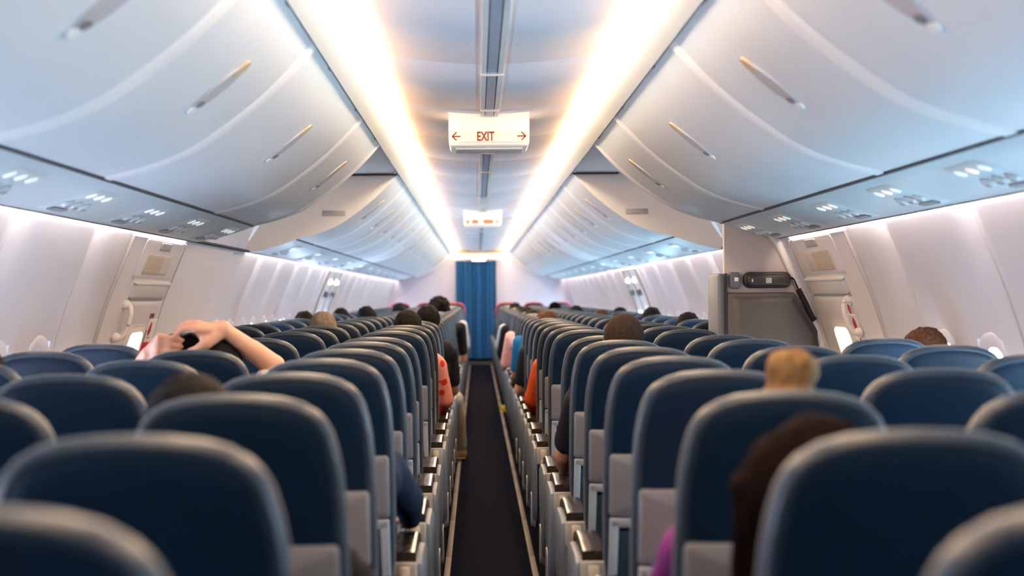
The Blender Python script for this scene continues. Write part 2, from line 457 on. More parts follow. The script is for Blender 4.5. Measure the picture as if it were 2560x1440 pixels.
# closing panels between the two banks of bins (above the exit door)
for i, s in enumerate((-1, 1)):
    mb = MB()
    mb.rings([[(s * x, y, z) for x, z in ((.545, 2.095), (.80, 2.092), (1.10, 2.088), (1.30, 2.02), (1.48, 1.80), (1.575, 1.60), (1.60, 1.60), (1.50, 1.84), (1.32, 2.06), (.545, 2.14))] for y in (7.94, 9.795)], False, False)
    struct(mb.build('trim_%d' % (17 + i), 'bin_white'))
    for q, (yy, th) in enumerate(((9.795, .02), (7.93, .02))):
        mb = MB()
        sec = [(x, EYE + z) for x, z in BIN[1:]] + [(1.235, EYE + .374), (1.40, 1.612), (1.562, 1.585), (1.575, 1.60), (1.30, 2.02), (1.10, 2.075), (.60, 2.082)]
        mb.rings([[(s * x, yy + e, z) for x, z in sec] for e in (-.004, th)])
        struct(mb.build('trim_%d' % (19 + 2 * i + q), 'trim_white', smooth=False))
    mb = MB(); mb.rings([[(s * x, y, z) for x, z in ((.86, 2.076), (1.16, 2.070), (1.16, 2.080), (.86, 2.086))] for y in (8.05, 8.20)])
    tag(mb.build('door_area_light', 'recess_glow'), 'white light in the ceiling recess above the %s exit door' % SIDE[s], 'light')
    mb = MB(); mb.box((s * .72, 9.786, 2.083), (.30, .012, .010)); struct(mb.build('trim_%d' % (23 + i), 'seal_dark'))
    o = MB(); o.box((s * .985, 9.785, EYE + .545), (.145, .006, .034)); tag(o.build('placard', 'grey_print', bevel=.002, seg=1), 'small grey placard on the pale end panel beyond the %s bins' % SIDE[s], 'placard')
# service panels under the bins, dark seals, lights and nozzles
PSU = spline([(1.243, .374), (1.30, .352), (1.40, .322), (1.48, .304), (1.538, .295)], 4)
def psu_at(x):
    for a, b in zip(PSU, PSU[1:]):
        if a[0] <= x <= b[0]: return a[1] + (b[1] - a[1]) * (x - a[0]) / (b[0] - a[0])
    return PSU[-1][1]
n23 = 25
for i, s in enumerate((-1, 1)):
    for j, (ya, yb) in enumerate(((Y0, 7.95), (9.8, Y1))):
        mb = MB(); mb.rings([[(s * x, y, EYE + z) for x, z in PSU] + [(s * x, y, EYE + z + .012) for x, z in PSU[::-1]] for y in (ya, yb)], strip=True)
        tag(mb.build('service_panel', 'psu_white'), 'pale underside service panel below the %s overhead bins, %s the exit door' % (SIDE[s], 'before' if j == 0 else 'beyond'), 'panel')
        mb = MB(); mb.box((s * 1.236, (ya + yb) / 2, EYE + .384), (.017, yb - ya, .02)); struct(mb.build('trim_%d' % n23, 'seal_dark')); n23 += 1
        mb = MB(); mb.box((s * 1.5405, (ya + yb) / 2, EYE + .297), (.006, yb - ya, .010)); struct(mb.build('trim_%d' % n23, 'seal_dark')); n23 += 1
    # bridge strip above the exit door
    mb = MB(); mb.rings([[(s * x, y, z) for x, z in ((1.535, 1.590), (1.548, 1.582), (1.552, 1.592), (1.54, 1.600))] for y in (7.95, 9.8)]); struct(mb.build('trim_%d' % n23, 'seal_dark')); n23 += 1
    for ya, yb, w in ((.6, 6.60, 'before'), (6.64, 7.84, 'over'), (9.85, Y1, 'beyond')):
        mb = MB()
        pr = [(1.545, 1.606), (1.558, 1.604), (1.558, 1.612), (1.545, 1.614)]
        mb.rings([[(s * x, y, z) for x, z in pr] for y in (ya, yb)])
        tag(mb.build('wall_wash_light', 'wash_glow'), 'warm light strip washing the top of the %s wall %s the exit door' % (SIDE[s], w), 'light')
def psu_unit(s, y, label, warm):
    t = thing('passenger_service_unit', label, 'service unit', (0, y, 0), 'service units over the %s seats' % SIDE[s])
    def P(x, dy, off): return Vector((s * x, dy, EYE + psu_at(x) - off))
    def disc(x, dy, r, o0, o1, r1=None):
        b = MB(); b.rings([[P(x + r * math.cos(a) , dy + r * math.sin(a), o0) for a in [2 * PI * k / 12 for k in range(12)]], [P(x + (r1 or r) * math.cos(a), dy + (r1 or r) * math.sin(a), o1) for a in [2 * PI * k / 12 for k in range(12)]]]); return b
    b = MB(); pl = rrect(1.285, 1.50, -.16, .16, .04)
    b.rings([[P(x, yy, .0005) for x, yy in pl], [P(x, yy, .005) for x, yy in [(1.3925 + (x - 1.3925) * .96, yy * .96) for x, yy in pl]]]); b.build('cover', 'psu_white', t)
    for k in range(3):
        disc(1.325, -.10 + .10 * k, .020, .004, .009, .016).build('reading_light', 'read_warm' if (warm and k == 1) else 'read_glow', t)
        n = disc(1.405, -.10 + .10 * k, .026, .004, .016, .018).build('air_nozzle', 'nozzle', t)
        disc(1.405, -.10 + .10 * k, .010, .016, .019).build('opening', 'nozzle_dark', n)
    b = MB(); pl = rrect(1.455, 1.48, -.09, .09, .01); b.rings([[P(x, yy, .004) for x, yy in pl], [P(x, yy, .008) for x, yy in pl]]); b.build('call_buttons', 'nozzle_dark', t)
    return t
for s in (-1, 1):
    for k in range(7):
        psu_unit(s, 2.45 + .87 * k, 'lights and air nozzles under the %s bins, %s set from the rear end' % (SIDE[s], ORD[k]), s > 0)
    p = None
    for k in range(12):
        lb = 'lights and air nozzles under the %s bins, %s set beyond the exit door' % (SIDE[s], ORD[k])
        if p is None: p = psu_unit(s, 10.5, lb, False)
        else: dup(p, (0, 10.5 + 1.5 * k, 0), lb, p['group'])

# ------------------------------------------------------------------ ceiling signs
def text_mesh(txt, h, sx=1., ext=.0008, bold=0.):
    cu = bpy.data.curves.new('t', 'FONT'); cu.body = txt; cu.size = 1; cu.extrude = .01; cu.align_x = 'CENTER'; cu.align_y = 'CENTER'; cu.offset = bold
    o = bpy.data.objects.new('t', cu); COL.objects.link(o)
    dg = bpy.context.evaluated_depsgraph_get(); me = bpy.data.meshes.new_from_object(o.evaluated_get(dg))
    bpy.data.objects.remove(o); bpy.data.curves.remove(cu)
    ys = [v.co.y for v in me.vertices]; k = h / (max(ys) - min(ys)); mid = (max(ys) + min(ys)) / 2
    for v in me.vertices: v.co = Vector((v.co.x * k * sx, (v.co.y - mid) * k, v.co.z / .01 * ext))
    me.materials.clear()
    return me
def arrow(mb, c, L, h, w, sgn, y):
    x, z = c
    mb.box((x, y, z), (L, .0016, w))
    for q in (-1, 1):
        R = Matrix.Rotation(q * sgn * math.radians(45), 3, 'Y')
        mb.box((x + sgn * (L / 2 - h * .255), y, z + q * h * .255), (h * .74, .0016, w), R)
def ceiling_sign(y, label, exit_sign):
    t = thing('ceiling_sign', label, 'sign', (.003, y, -.008))
    b = MB()
    w = .184; rs = []
    # tapering box: broad flat top joined to the ceiling, slanted lit face, rounded lower edge
    for z, hw, ya, yb in ((2.148, w, 0, .30), (2.045, w, .004, .30), (2.000, w, .010, .29), (1.988, w - .003, .018, .28), (1.980, w - .010, .034, .26)):
        rs.append([(-hw, ya, z), (hw, ya, z), (hw, yb, z), (-hw, yb, z)])
    b.rings(rs); b.build('housing', 'sign_white', t, bevel=.004, seg=2)
    b = MB(); b.box((0, .15, 1.977), (.31, .20, .012)); b.build('lower_lip', 'rail_white', t, bevel=.004)
    if exit_sign:
        f = MB(); f.rings([[(x, -.0005 + .004, z) for x, z in rrect(-.176, .176, 2.002, 2.052, .008)], [(x, .0005, z) for x, z in rrect(-.176, .176, 2.002, 2.052, .008)]]); 
        f.build('lit_face', 'sign_face', t)
        o = link('lettering', text_mesh('EXIT', .042, .66, bold=.016), 'red_print', t); o.rotation_euler = (PI / 2, 0, 0); o.location = (-.016, -.001, 2.0265)
        for sg in (-1, 1):
            a = MB(); arrow(a, (sg * .148, 2.0265), .038, .036, .0052, sg, -.001); a.build('arrow', 'red_print', t)
    else:
        for x, ww in ((-.148, .026), (-.075, .060), (.055, .095), (.142, .030)):
            a = MB(); a.rings([[(x + px, -.001, 2.022 + pz) for px, pz in rrect(-ww / 2, ww / 2, -.017, .017, .012)], [(x + px, .010, 2.022 + pz) for px, pz in rrect(-ww / 2, ww / 2, -.017, .017, .012)]])
            a.build('pictogram', 'latch_beige' if x == .142 else 'orange_print', t)
    return t
ceiling_sign(6.86, 'white ceiling sign with red EXIT lettering between two red arrows', True)
ceiling_sign(14.65, 'smaller looking white ceiling sign with blurred red pictograms further along the cabin', False)

# ------------------------------------------------------------------ cabin end: curtain, header
mb = MB(); n = 120
front = []
for i in range(n + 1):
    x = -.46 + .76 * i / n; u = i / n
    front.append((x, Y1 - .10 - .022 * math.sin(u * 58) - .018 * math.sin(u * 23 + 1)))
mb.rings([[(x, y, z) for x, y in front] + [(x, y + .008, z) for x, y in front[::-1]] for z in (.12, .7, 1.3, 1.95)], strip=True)
tag(mb.build('curtain', 'curtain_blue'), 'satin blue curtain hanging across the doorway at the cabin end', 'curtain')
mb = MB(); mb.tube([(-.50, Y1 - .10, 1.962), (.34, Y1 - .10, 1.962)], .012); tag(mb.build('curtain_rail', 'rail_white'), 'pale rail carrying the blue curtain at the cabin end', 'rail')
mb = MB(); mb.box((-.02, Y1 - .16, 2.045), (.96, .06, .13)); struct(mb.build('trim_50', 'trim_white', bevel=.01))
mb = MB(); mb.box((-.01, Y1 - .20, 2.118), (.88, .03, .040)); tag(mb.build('yellow_lit_edge', 'painted_yellow_light', bevel=.005), 'strip coloured like yellow light across the ceiling just above the blue curtain', 'strip')  # panel edge lit through a gap, its yellow light put into the colour
t = thing('end_sign', 'small lit white sign above the blue curtain', 'sign', (-.02, Y1 - .22, 1.975))
b = MB(); b.box((0, 0, 0), (.27, .05, .075)); b.build('housing', 'trim_white', t, bevel=.006)
b = MB(); b.box((0, -.027, 0), (.24, .004, .055)); b.build('lit_face', 'sign_glow', t)
mb = MB(); mb.box((-.08, Y1 - .05, .03), (.76, .5, .06)); struct(mb.build('trim_51', 'galley_dark'))  # slab coloured dark for the shaded galley floor below the curtain
for s in (-1, 1):
    mb = MB(); prof_solid(mb, s, [(Y1 - .16, .02), (Y1 - .02, .02)], .03); struct(mb.build('trim_%d' % (53 + s), 'trim_white'))

# ------------------------------------------------------------------ exit doors
def exit_door(s, idx):
    d = struct(MB().build('door_%d' % idx, 'door_white'))
    ya, yb = DOOR
    mb = MB(); poly = [(ya, .05), (yb, .05), (yb, .35), (yb, .7), (yb, 1.0), (yb, 1.28), (yb, 1.575), (ya, 1.575), (ya, 1.28), (ya, 1.0), (ya, .7), (ya, .35)]
    # slab built in height bands so that it follows the wall
    zs = [.05, .2, .35, .55, .7, .85, 1.0, 1.14, 1.28, 1.40, 1.50, 1.572]
    rs = [[on_wall(s, y, z, o) for y, o in ((ya, -.01), (ya, .006), (ya + .012, .014), (yb - .012, .014), (yb, .006), (yb, -.01))] for z in zs]
    mb.rings(rs, True, True); d.data = mb.mesh('door'); d.data.materials.append(M['door_white'])
    def part(name, m, y0, y1, z0, z1, o0, o1, r=.01, par=None, bev=.003):
        b = MB(); wall_panel(b, s, y0, y1, z0, z1, o0, o1, r); return b.build(name, m, par or d)
    def gap(y):
        b = MB(); b.rings([[on_wall(s, y - .004, z, .001) for z in zs] + [on_wall(s, y - .004, z, .0155) for z in zs[::-1]], [on_wall(s, y + .004, z, .001) for z in zs] + [on_wall(s, y + .004, z, .0155) for z in zs[::-1]]], strip=True); b.build('seam', 'grey_print', d)
    gap(ya - .002); gap(yb + .002)
    # moulded surround: inner recess, upper grille, flap
    part('upper_panel', 'door_white', 6.90, 7.74, 1.385, 1.568, .010, .018, .02)
    g = part('grille', 'vent_cream', 7.03, 7.58, 1.41, 1.505, .016, .021, .012)
    for k in range(13):
        b = MB(); z = 1.418 + k * .0068; b.box(on_wall(s, 7.22, z, .022), (.003, .34, .0024)); b.build('slat', 'latch_beige', g)
    part('light_box', 'latch_grey', 7.22, 7.44, 1.528, 1.562, .016, .024, .006)
    part('flap', 'door_grey', 6.99, 7.74, 1.298, 1.368, .008, .028, .012)
    part('flap_rim', 'trim_white', 6.98, 7.75, 1.366, 1.378, .010, .036, .004)
    part('ledge', 'grey_print', 6.98, 7.75, 1.288, 1.294, .012, .022, .002)
    part('lower_panel', 'door_grey', 6.99, 7.80, .30, 1.285, .006, .017, .03)
    yh = 6.95 if s < 0 else 7.03
    b = MB(); pts = spline([on_wall(s, yh + .02, 1.270, .012), on_wall(s, yh, 1.268, .045), on_wall(s, yh - .005, 1.235, .062), on_wall(s, yh - .005, 1.190, .066), on_wall(s, yh - .005, 1.145, .062), on_wall(s, yh, 1.116, .045), on_wall(s, yh + .02, 1.114, .012)], 5)
    h = b.tube(pts, .011, 10).build('handle', 'handle_cream', d)
    for z in (1.268, 1.116):
        b = MB(); b.ell(on_wall(s, yh, z, .022), (.028, .032, .024)); b.build('boss', 'handle_cream', h)
    part('handle_recess', 'door_grey', yh - .06, yh + .11, 1.105, 1.275, .012, .0185, .02)
    part('window_bezel', 'vent_cream', 7.19, 7.58, .84, 1.165, .010, .022, .06)
    part('window_pane', 'sky_door_right' if s > 0 else 'sky_door_left', 7.25, 7.53, .88, 1.130, .016, .026, .04)
    # markings
    def writing(txt, y, z, h, m, off=.020):
        me = text_mesh(txt, h, 1.0); o = link('lettering', me, m, d)
        up = (on_wall(s, y, z + .02, off) - on_wall(s, y, z - .02, off)).normalized(); xd = Vector((0, -s * 1., 0)); nn = xd.cross(up)
        o.matrix_local = Matrix(((xd.x, up.x, nn.x, 0), (xd.y, up.y, nn.y, 0), (xd.z, up.z, nn.z, 0), (0, 0, 0, 1))); o.location = on_wall(s, y, z, off)
    def dart(name, y, z0, z1, w):
        b = MB(); n = 3; top = [(y - .006, z0), (y + .006, z0), (y + w * .5, z0 + (z1 - z0) * .55), (y + .5 * w, z0 + (z1 - z0) * .7), (y, z1), (y - .5 * w, z0 + (z1 - z0) * .7), (y - .5 * w, z0 + (z1 - z0) * .55)]
        wall_slab(b, s, top, .018, .0215); b.build(name, 'red_deep', d)
    if s < 0:
        part('label_plate', 'trim_white', 7.61, 7.80, .90, 1.19, .012, .019, .01)
        writing('OPEN', 7.615, 1.207, .026, 'red_print', .022)
        dart('arrow', 7.665, 1.172, 1.105, .055)
        part('warning_label', 'red_deep', 7.60, 7.79, .985, 1.075, .016, .0205, .006)
        part('warning_line', 'trim_white', 7.63, 7.76, 1.026, 1.032, .018, .0215, .002)
        part('notice', 'grey_print', 7.645, 7.735, 1.092, 1.101, .016, .0205, .002)
        part('notice', 'black_print', 7.64, 7.70, .955, .972, .016, .0205, .002)
        part('seam', 'black_print', 7.600, 7.606, .84, 1.135, .012, .020, .002)
    else:
        part('label_plate', 'trim_white', 7.02, 7.18, .90, 1.20, .012, .019, .01)
        dart('arrow', 7.085, 1.105, 1.185, .05)
        dart('arrow', 7.10, 1.20, 1.245, .03)
        part('notice', 'grey_print', 7.13, 7.18, 1.066, 1.074, .016, .0205, .002)
        part('warning_label', 'red_deep', 7.05, 7.19, .99, 1.040, .016, .0205, .006)
        part('warning_label', 'red_deep', 7.06, 7.085, 1.04, 1.085, .016, .0205, .003)
exit_door(-1, 1); exit_door(1, 2)
# overwing exits farther along
for i, s in enumerate((-1, 1)):
    mb = MB(); zs = [.5, .7, .85, 1.0, 1.14, 1.28, 1.40, 1.50, 1.575]
    mb.rings([[on_wall(s, y, z, o) for y, o in ((15.35, -.01), (15.35, .012), (15.37, .025), (16.75, .025), (16.77, .012), (16.77, -.01))] for z in zs])
    d = struct(mb.build('door_%d' % (3 + i), 'door_white'))
    for y in (15.75, 16.45):
        b = MB(); wall_panel(b, s, y - .16, y + .16, .80, 1.12, .02, .032, .1); b.build('window_pane', 'sky_right' if s > 0 else 'sky_left', d)
        b = MB(); wall_panel(b, s, y - .10, y + .10, 1.30, 1.36, .02, .06, .01); b.build('handle_cover', 'housing_edge', d, bevel=.004)
        b = MB(); b.ell(on_wall(s, y, 1.46, .03), (.03, .05, .03)); b.build('exit_lamp', 'sign_glow', d)
    for y in (15.37, 16.05, 16.75):
        b = MB(); b.rings([[on_wall(s, y - .012, z, .02) for z in zs] + [on_wall(s, y - .012, z, .03) for z in zs[::-1]], [on_wall(s, y + .012, z, .02) for z in zs] + [on_wall(s, y + .012, z, .03) for z in zs[::-1]]], strip=True); b.build('seam', 'latch_dark', d)

# ------------------------------------------------------------------ attendant partition on the right, beside the exit door
PY = 7.95
t = thing('partition', 'grey attendant seat partition with a handset, standing beside the right exit door', 'partition', (0, PY, 0))
poly = [(1.250, 0), (1.60, 0), (1.70, .3), (1.765, .7), (1.755, 1.0), (1.735, 1.10), (1.665, 1.28), (1.535, 1.56), (1.48, 1.62), (1.36, 1.66), (1.250, 1.70)]
b = MB(); b.rings([[(x, 0, z) for x, z in poly], [(x, .045, z) for x, z in poly]]); b.build('upper_panel', 'partition_pale', t, bevel=.004, seg=2)
b = MB(); b.box((1.236, .16, .70), (.044, .34, 1.40)); b.build('aisle_edge', 'housing_edge', t, bevel=.012, seg=3)
b = MB(); b.rings([[(x, -.03, z) for x, z in p] if q else [(x, .01, z) for x, z in p] for q, p in ((0, [(1.262, .05), (1.70, .05), (1.735, .5), (1.74, 1.10), (1.62, 1.30), (1.262, 1.30)]), (1, [(1.262, .05), (1.70, .05), (1.735, .5), (1.735, 1.095), (1.618, 1.295), (1.262, 1.295)]))])
hs = b.build('seat_housing', 'housing_grey', t, bevel=.006, seg=2)
b = MB(); b.rings([[(x, -.030, z) for x, z in p] if q == 0 else [(x, -.052, z) for x, z in p2] for q in (0, 1) for p, p2 in (([(1.285, .08), (1.69, .08), (1.725, .5), (1.728, 1.085), (1.606, 1.280), (1.285, 1.280)], [(1.318, .11), (1.665, .11), (1.70, .5), (1.705, 1.075), (1.592, 1.252), (1.318, 1.252)]),)])
b.build('seat_pad', 'housing_grey', hs, bevel=.004, seg=2)
b = MB(); b.box((1.256, -.015, .70), (.010, .03, 1.40)); b.build('shadow_gap', 'seal_dark', t)
b = MB(); pts = spline([(1.49, -.008, 1.66), (1.50, -.008, 1.60), (1.535, -.008, 1.556), (1.60, -.008, 1.42), (1.668, -.008, 1.275), (1.735, -.008, 1.115), (1.768, -.008, .98), (1.775, -.008, .70)], 5)
b.tube(pts, .021, 8).build('edge_trim', 'trim_white', t)  # real trim, its white and thickness also stand for window light beside it
h = thing('handset', 'black telephone handset clipped to the pale partition above its grey seat', 'handset', (0, PY - .002, 0))
b = MB(); b.rings([[(x, 0, z) for x, z in rrect(1.345, 1.600, 1.320, 1.408, .035, 5)], [(x, -.035, z) for x, z in rrect(1.350, 1.596, 1.324, 1.404, .033, 5)]]); b.build('cradle', 'handset_black', h, bevel=.006)
b = MB(); b.rings([[(x, -.034, z) for x, z in rrect(1.362, 1.592, 1.330, 1.392, .022, 5)], [(x, -.056, z) for x, z in rrect(1.370, 1.588, 1.336, 1.386, .018, 5)]]); g = b.build('grip', 'handset_face', h, bevel=.004)
b = MB(); b.box((1.475, -.0565, 1.361), (.030, .002, .028)); b.build('print', 'grey_print', g)
b = MB(); b.box((1.389, -.0565, 1.361), (.006, .002, .016)); b.build('print', 'trim_white', g)
b = MB(); b.tube(spline([(1.598, -.02, 1.375), (1.615, -.02, 1.365), (1.628, -.02, 1.335), (1.640, -.02, 1.305)], 5), .0045, 8).build('cord', 'hair_dark', h)
b = MB(); b.tube(spline([(1.636, -.022, 1.315), (1.672, -.022, 1.245), (1.705, -.022, 1.175), (1.722, -.022, 1.150)], 4), .015, 8).build('strap', 'handset_black', h)
c = thing('control_box', 'small dark box with a white square button left of the handset', 'control box', (0, PY - .002, 0))
b = MB(); b.rings([[(x, 0, z) for x, z in rrect(1.274, 1.332, 1.318, 1.408, .012, 4)], [(x, -.034, z) for x, z in rrect(1.277, 1.329, 1.321, 1.405, .011, 4)]]); b.build('case', 'housing_edge', c, bevel=.004)
b = MB(); b.box((1.308, -.035, 1.368), (.020, .004, .020)); b.build('button', 'trim_white', c)

# ------------------------------------------------------------------ seats
ZT, TILT = 1.127, .20
HALF = [(0, 0), (.045, -.0015), (.085, -.0065), (.118, -.016), (.142, -.030), (.158, -.047), (.169, -.068), (.178, -.100), (.185, -.140), (.189, -.20), (.191, -.28), (.191, -.42), (.188, -.55), (.180, -.655), (.165, -.675)]
OUT = [(x, ZT + z) for x, z in HALF] + [(-x, ZT + z) for x, z in HALF[:0:-1]]
def inset(poly, d):
    n = len(poly); out = []
    for i in range(n):
        a = Vector(poly[i - 1]); b = Vector(poly[(i + 1) % n]); t = (b - a).normalized(); nn = Vector((-t.y, t.x))
        p = Vector(poly[i]); c = p + nn * d
        if (c - Vector((0, .8))).length > (p - Vector((0, .8))).length: c = p - nn * d
        out.append((c.x, c.y))
    return out
def by(z): return TILT * (ZT - z)
def back_rings(stations, poly=OUT):
    return [[(x, by(z) + o, z) for x, z in inset(poly, d)] for d, o in stations]
SEATM = {}
def sm(key, mb, bevel=0, seg=2): SEATM[key] = mb.mesh(key, bevel, seg)
b = MB(); b.rings(back_rings([(.075, -.003), (.045, -.0018), (.030, .0005), (.021, .004), (.021, .056), (.06, .066)])); sm('backrest', b)
b = MB(); b.rings(back_rings([(.024, .010), (.0205, .004), (.016, .0035), (.010, .006), (.004, .012), (.001, .020), (0, .030), (.001, .040), (.004, .050), (.012, .058), (.024, .062), (.024, .050)]), False, False); sm('backrest_border', b)
sl = [(x, z) for x, z in OUT if z > .86]
b = MB(); b.rings([[(x, by(z) + o, z) for x, z in p] for o, p in ((.004, rrect(-.176, .176, .690, .864, .012)), (-.010, rrect(-.174, .174, .692, .862, .012)), (-.014, rrect(-.168, .168, .698, .856, .010)))]); sm('tray_table', b)
b = MB()
for p in (((-.178, .36), (-.174, .685), (-.150, .685), (-.158, .36)), ((.150, .685), (.174, .685), (.178, .36), (.158, .36)), ((-.174, .662), (-.174, .688), (.174, .688), (.174, .662))): b.rings([[(x, by(z) + o, z) for x, z in p] for o in (.02, -.020)])
sm('pocket_frame', b, .004)
b = MB(); b.rings([[(x, by(z) + o, z) for x, z in rrect(-.160, .160, .40, .652, .02)] for o in (.02, -.008)]); sm('seat_pocket', b, .006)
b = MB(); b.box((0, .345, .405), (.43, .45, .10)); sm('seat_cushion', b, .03, 3)
for k, yy in enumerate((.24, .50)):
    b = MB(); b.box((0, yy, .18), (.03, .04, .36)); b.box((0, yy, .012), (.045, .10, .024)); sm('leg%d' % k, b, .005, 1)
b = MB(); b.rings(back_rings([(.014, .001), (.004, .012), (-.004, .030), (-.002, .046), (.008, .062)], [(x, z) for x, z in OUT if z > .90]), False, False); sm('headrest_cover', b)
def aisle_bits(s):
    # s: direction of the aisle in the seat's own x
    x = s * .207
    b = MB(); top = spline([(.235, .574), (.30, .577), (.40, .586), (.52, .586), (.60, .572), (.625, .550)], 3)
    b.rings([[(x - .033, y, z - .030), (x - .033, y, z - .006), (x - .027, y, z), (x + .027, y, z), (x + .033, y, z - .006), (x + .033, y, z - .030)] for y, z in top]); sm('armrest%d' % s, b)
    b = MB(); b.box((x, .295, .503), (.070, .14, .086)); sm('armrest_end%d' % s, b, .006)
    b = MB(); b.box((x, .2235, .503), (.030, .006, .062)); b.box((x, .228, .4725), (.030, .02, .020)); sm('end_inset%d' % s, b, .002, 1)
    b = MB(); pl = [(.27, .535), (.34, .548), (.56, .548), (.62, .53), (.645, .48), (.635, .40), (.58, .28), (.50, .19), (.42, .16), (.36, .17), (.31, .23), (.27, .36), (.255, .47)]
    xo = x + s * .030; b.rings([[(xo, y, z) for y, z in pl], [(xo + s * .016, .45 + (y - .45) * .99, .36 + (z - .36) * .99) for y, z in pl], [(xo + s * .022, .45 + (y - .45) * .93, .36 + (z - .36) * .93) for y, z in pl]]); sm('side_panel%d' % s, b)
    b = MB(); pl = rrect(.40, .56, .12, .30, .05); b.rings([[(xo + s * .004, y, z) for y, z in pl], [(xo + s * .026, .48 + (y - .48) * .9, .21 + (z - .21) * .9) for y, z in pl]]); sm('leg_cover%d' % s, b)
    b = MB(); b.rings([[(-s * .241 + dx, y, z + dz) for dx, dz in ((-.022, -.03), (-.022, -.004), (-.016, 0), (.016, 0), (.022, -.004), (.022, -.03))] for y, z in spline([(.16, .590), (.30, .596), (.45, .596), (.55, .580)], 3)]); sm('armrest_outer%d' % s, b)
aisle_bits(-1); aisle_bits(1)
def make_seat(kind, side, near=True):
    """kind: aisle, middle, window; side -1 left block, +1 right block."""
    t = thing('cabin_chair', 'seat', 'seat')
    s = -side                                     # towards the aisle
    bk = link('backrest', SEATM['backrest'], 'seat_navy', t); link('border', SEATM['backrest_border'], 'seat_border', bk)
    link('tray_table', SEATM['tray_table'], 'shell_grey', t)
    link('seat_cushion', SEATM['seat_cushion'], 'seat_navy', t)
    link('leg', SEATM['leg0'], 'leg_metal', t); link('leg', SEATM['leg1'], 'leg_metal', t)
    if near:
        pf = link('pocket_frame', SEATM['pocket_frame'], 'frame_white', t); link('seat_pocket', SEATM['seat_pocket'], 'pocket_navy', pf)
        link('armrest', SEATM['armrest_outer%d' % s], 'shell_grey', t)
    if kind == 'aisle':
        a = link('armrest', SEATM['armrest%d' % s], 'arm_gloss', t)
        e = link('armrest_end', SEATM['armrest_end%d' % s], 'arm_cream', a)
        link('side_panel', SEATM['side_panel%d' % s], 'side_grey', t)
        if near:
            link('end_inset', SEATM['end_inset%d' % s], 'arm_inset', a); link('leg_cover', SEATM['leg_cover%d' % s], 'frame_white', t)
    return t
ROWS = [1.16, 1.78, 2.53, 3.25, 3.98, 4.72, 5.46, 6.08, 7.15, 7.85] + [8.57 + .728 * k for k in range(26)]
ROWS = [y for y in ROWS if y < 27.0]
SX = {'aisle': .472, 'middle': .953, 'window': 1.435}
PROTO = {}
seat_count = 0
for r, y in enumerate(ROWS):
    for side in (-1, 1):
        for kind in ('aisle', 'middle', 'window'):
            if kind == 'window' and (r == 7 or (r in (8, 9) and side > 0)): continue      # clear of the exit doors
            near = r < 13
            if r == len(ROWS) - 1: lb = 'navy %s seat left of the aisle with a red headrest cover, in the farthest row' % kind if side < 0 else 'navy %s seat right of the aisle with a red headrest cover, in the farthest row' % kind
            else: lb = 'navy blue %s seat %s of the aisle, in the %s row from the camera' % (kind, SIDE[side], ORD[r])
            key = (kind, side, near); g = 'seats %s of the aisle' % SIDE[side]
            if key not in PROTO:
                t = PROTO[key] = make_seat(kind, side, near); t.location = (side * SX[kind], y, 0); t['label'] = lb; t['group'] = g
            else: t = dup(PROTO[key], (side * SX[kind], y, 0), lb, g)
            if r == len(ROWS) - 1:
                link('headrest_cover', SEATM['headrest_cover'], 'cover_red', t); t.scale = (1.10, 1, 1.045)
            seat_count += 1

# ------------------------------------------------------------------ people
def remesh(mb, name, voxel, it=4, bumpy=0., seed=0):
    me = bpy.data.meshes.new(name); me.from_pydata(mb.v, [], mb.f)
    bm = bmesh.new(); bm.from_mesh(me); bmesh.ops.recalc_face_normals(bm, faces=bm.faces); bm.to_mesh(me); bm.free()
    o = bpy.data.objects.new('tmp', me); COL.objects.link(o)
    r = o.modifiers.new('r', 'REMESH'); r.mode = 'VOXEL'; r.voxel_size = voxel; r.use_smooth_shade = True
    k = o.modifiers.new('s', 'SMOOTH'); k.factor = .5; k.iterations = it
    dg = bpy.context.evaluated_depsgraph_get(); out = bpy.data.meshes.new_from_object(o.evaluated_get(dg)); out.name = name
    bpy.data.objects.remove(o); bpy.data.meshes.remove(me)
    if bumpy:
        ns = [v.normal.copy() for v in out.vertices]
        for v, n in zip(out.vertices, ns):
            p = v.co
            v.co = p + n * bumpy * (noise.noise(Vector((p.x * 55 + seed, p.y * 55, p.z * 14))) + .6 * noise.noise(Vector((p.x * 120, p.y * 120 + seed, p.z * 30))))
    out.polygons.foreach_set('use_smooth', [True] * len(out.polygons))
    out.materials.clear()
    return out
def lerp(a, b, t): return a + (b - a) * t
def hand(mb, wr, dirn, back, side, curl=.5, r=.0088, spread=1.):
    """palm and five fingers. dirn: along the hand; back: out of the back of the hand; side: towards the thumb."""
    d = dirn.normalized(); n = (back - d * back.dot(d)).normalized(); t = n.cross(d); t = t if t.dot(side) > 0 else -t
    for k, u in enumerate((.028, .010, -.009, -.027)):
        base = wr + d * .086 + t * (u * spread) - d * (.006 * abs(k - 1))
        mb.capsule(wr + t * u * .6 + d * .01, .017, base, .0125)
        L = (.042, .047, .044, .034)[k]; p = base; a = curl * (.35 + .08 * k); q = d
        for j in range(3):
            q = (q * math.cos(a) - n * math.sin(a)).normalized(); e = p + q * (L * (1, .68, .5)[j]); mb.capsule(p, r * (1.08 - .1 * j), e, r * (1 - .12 * j)); p = e; a = curl * .75
            n2 = n
    b = wr + d * .022 + t * .026; m = b + (t * .9 + d * .62 - n * .35).normalized() * .042; e = m + (d * .9 + t * .25 - n * .4).normalized() * .034
    mb.capsule(b, .0155, m, .0115); mb.capsule(m, .0112, e, .0085)
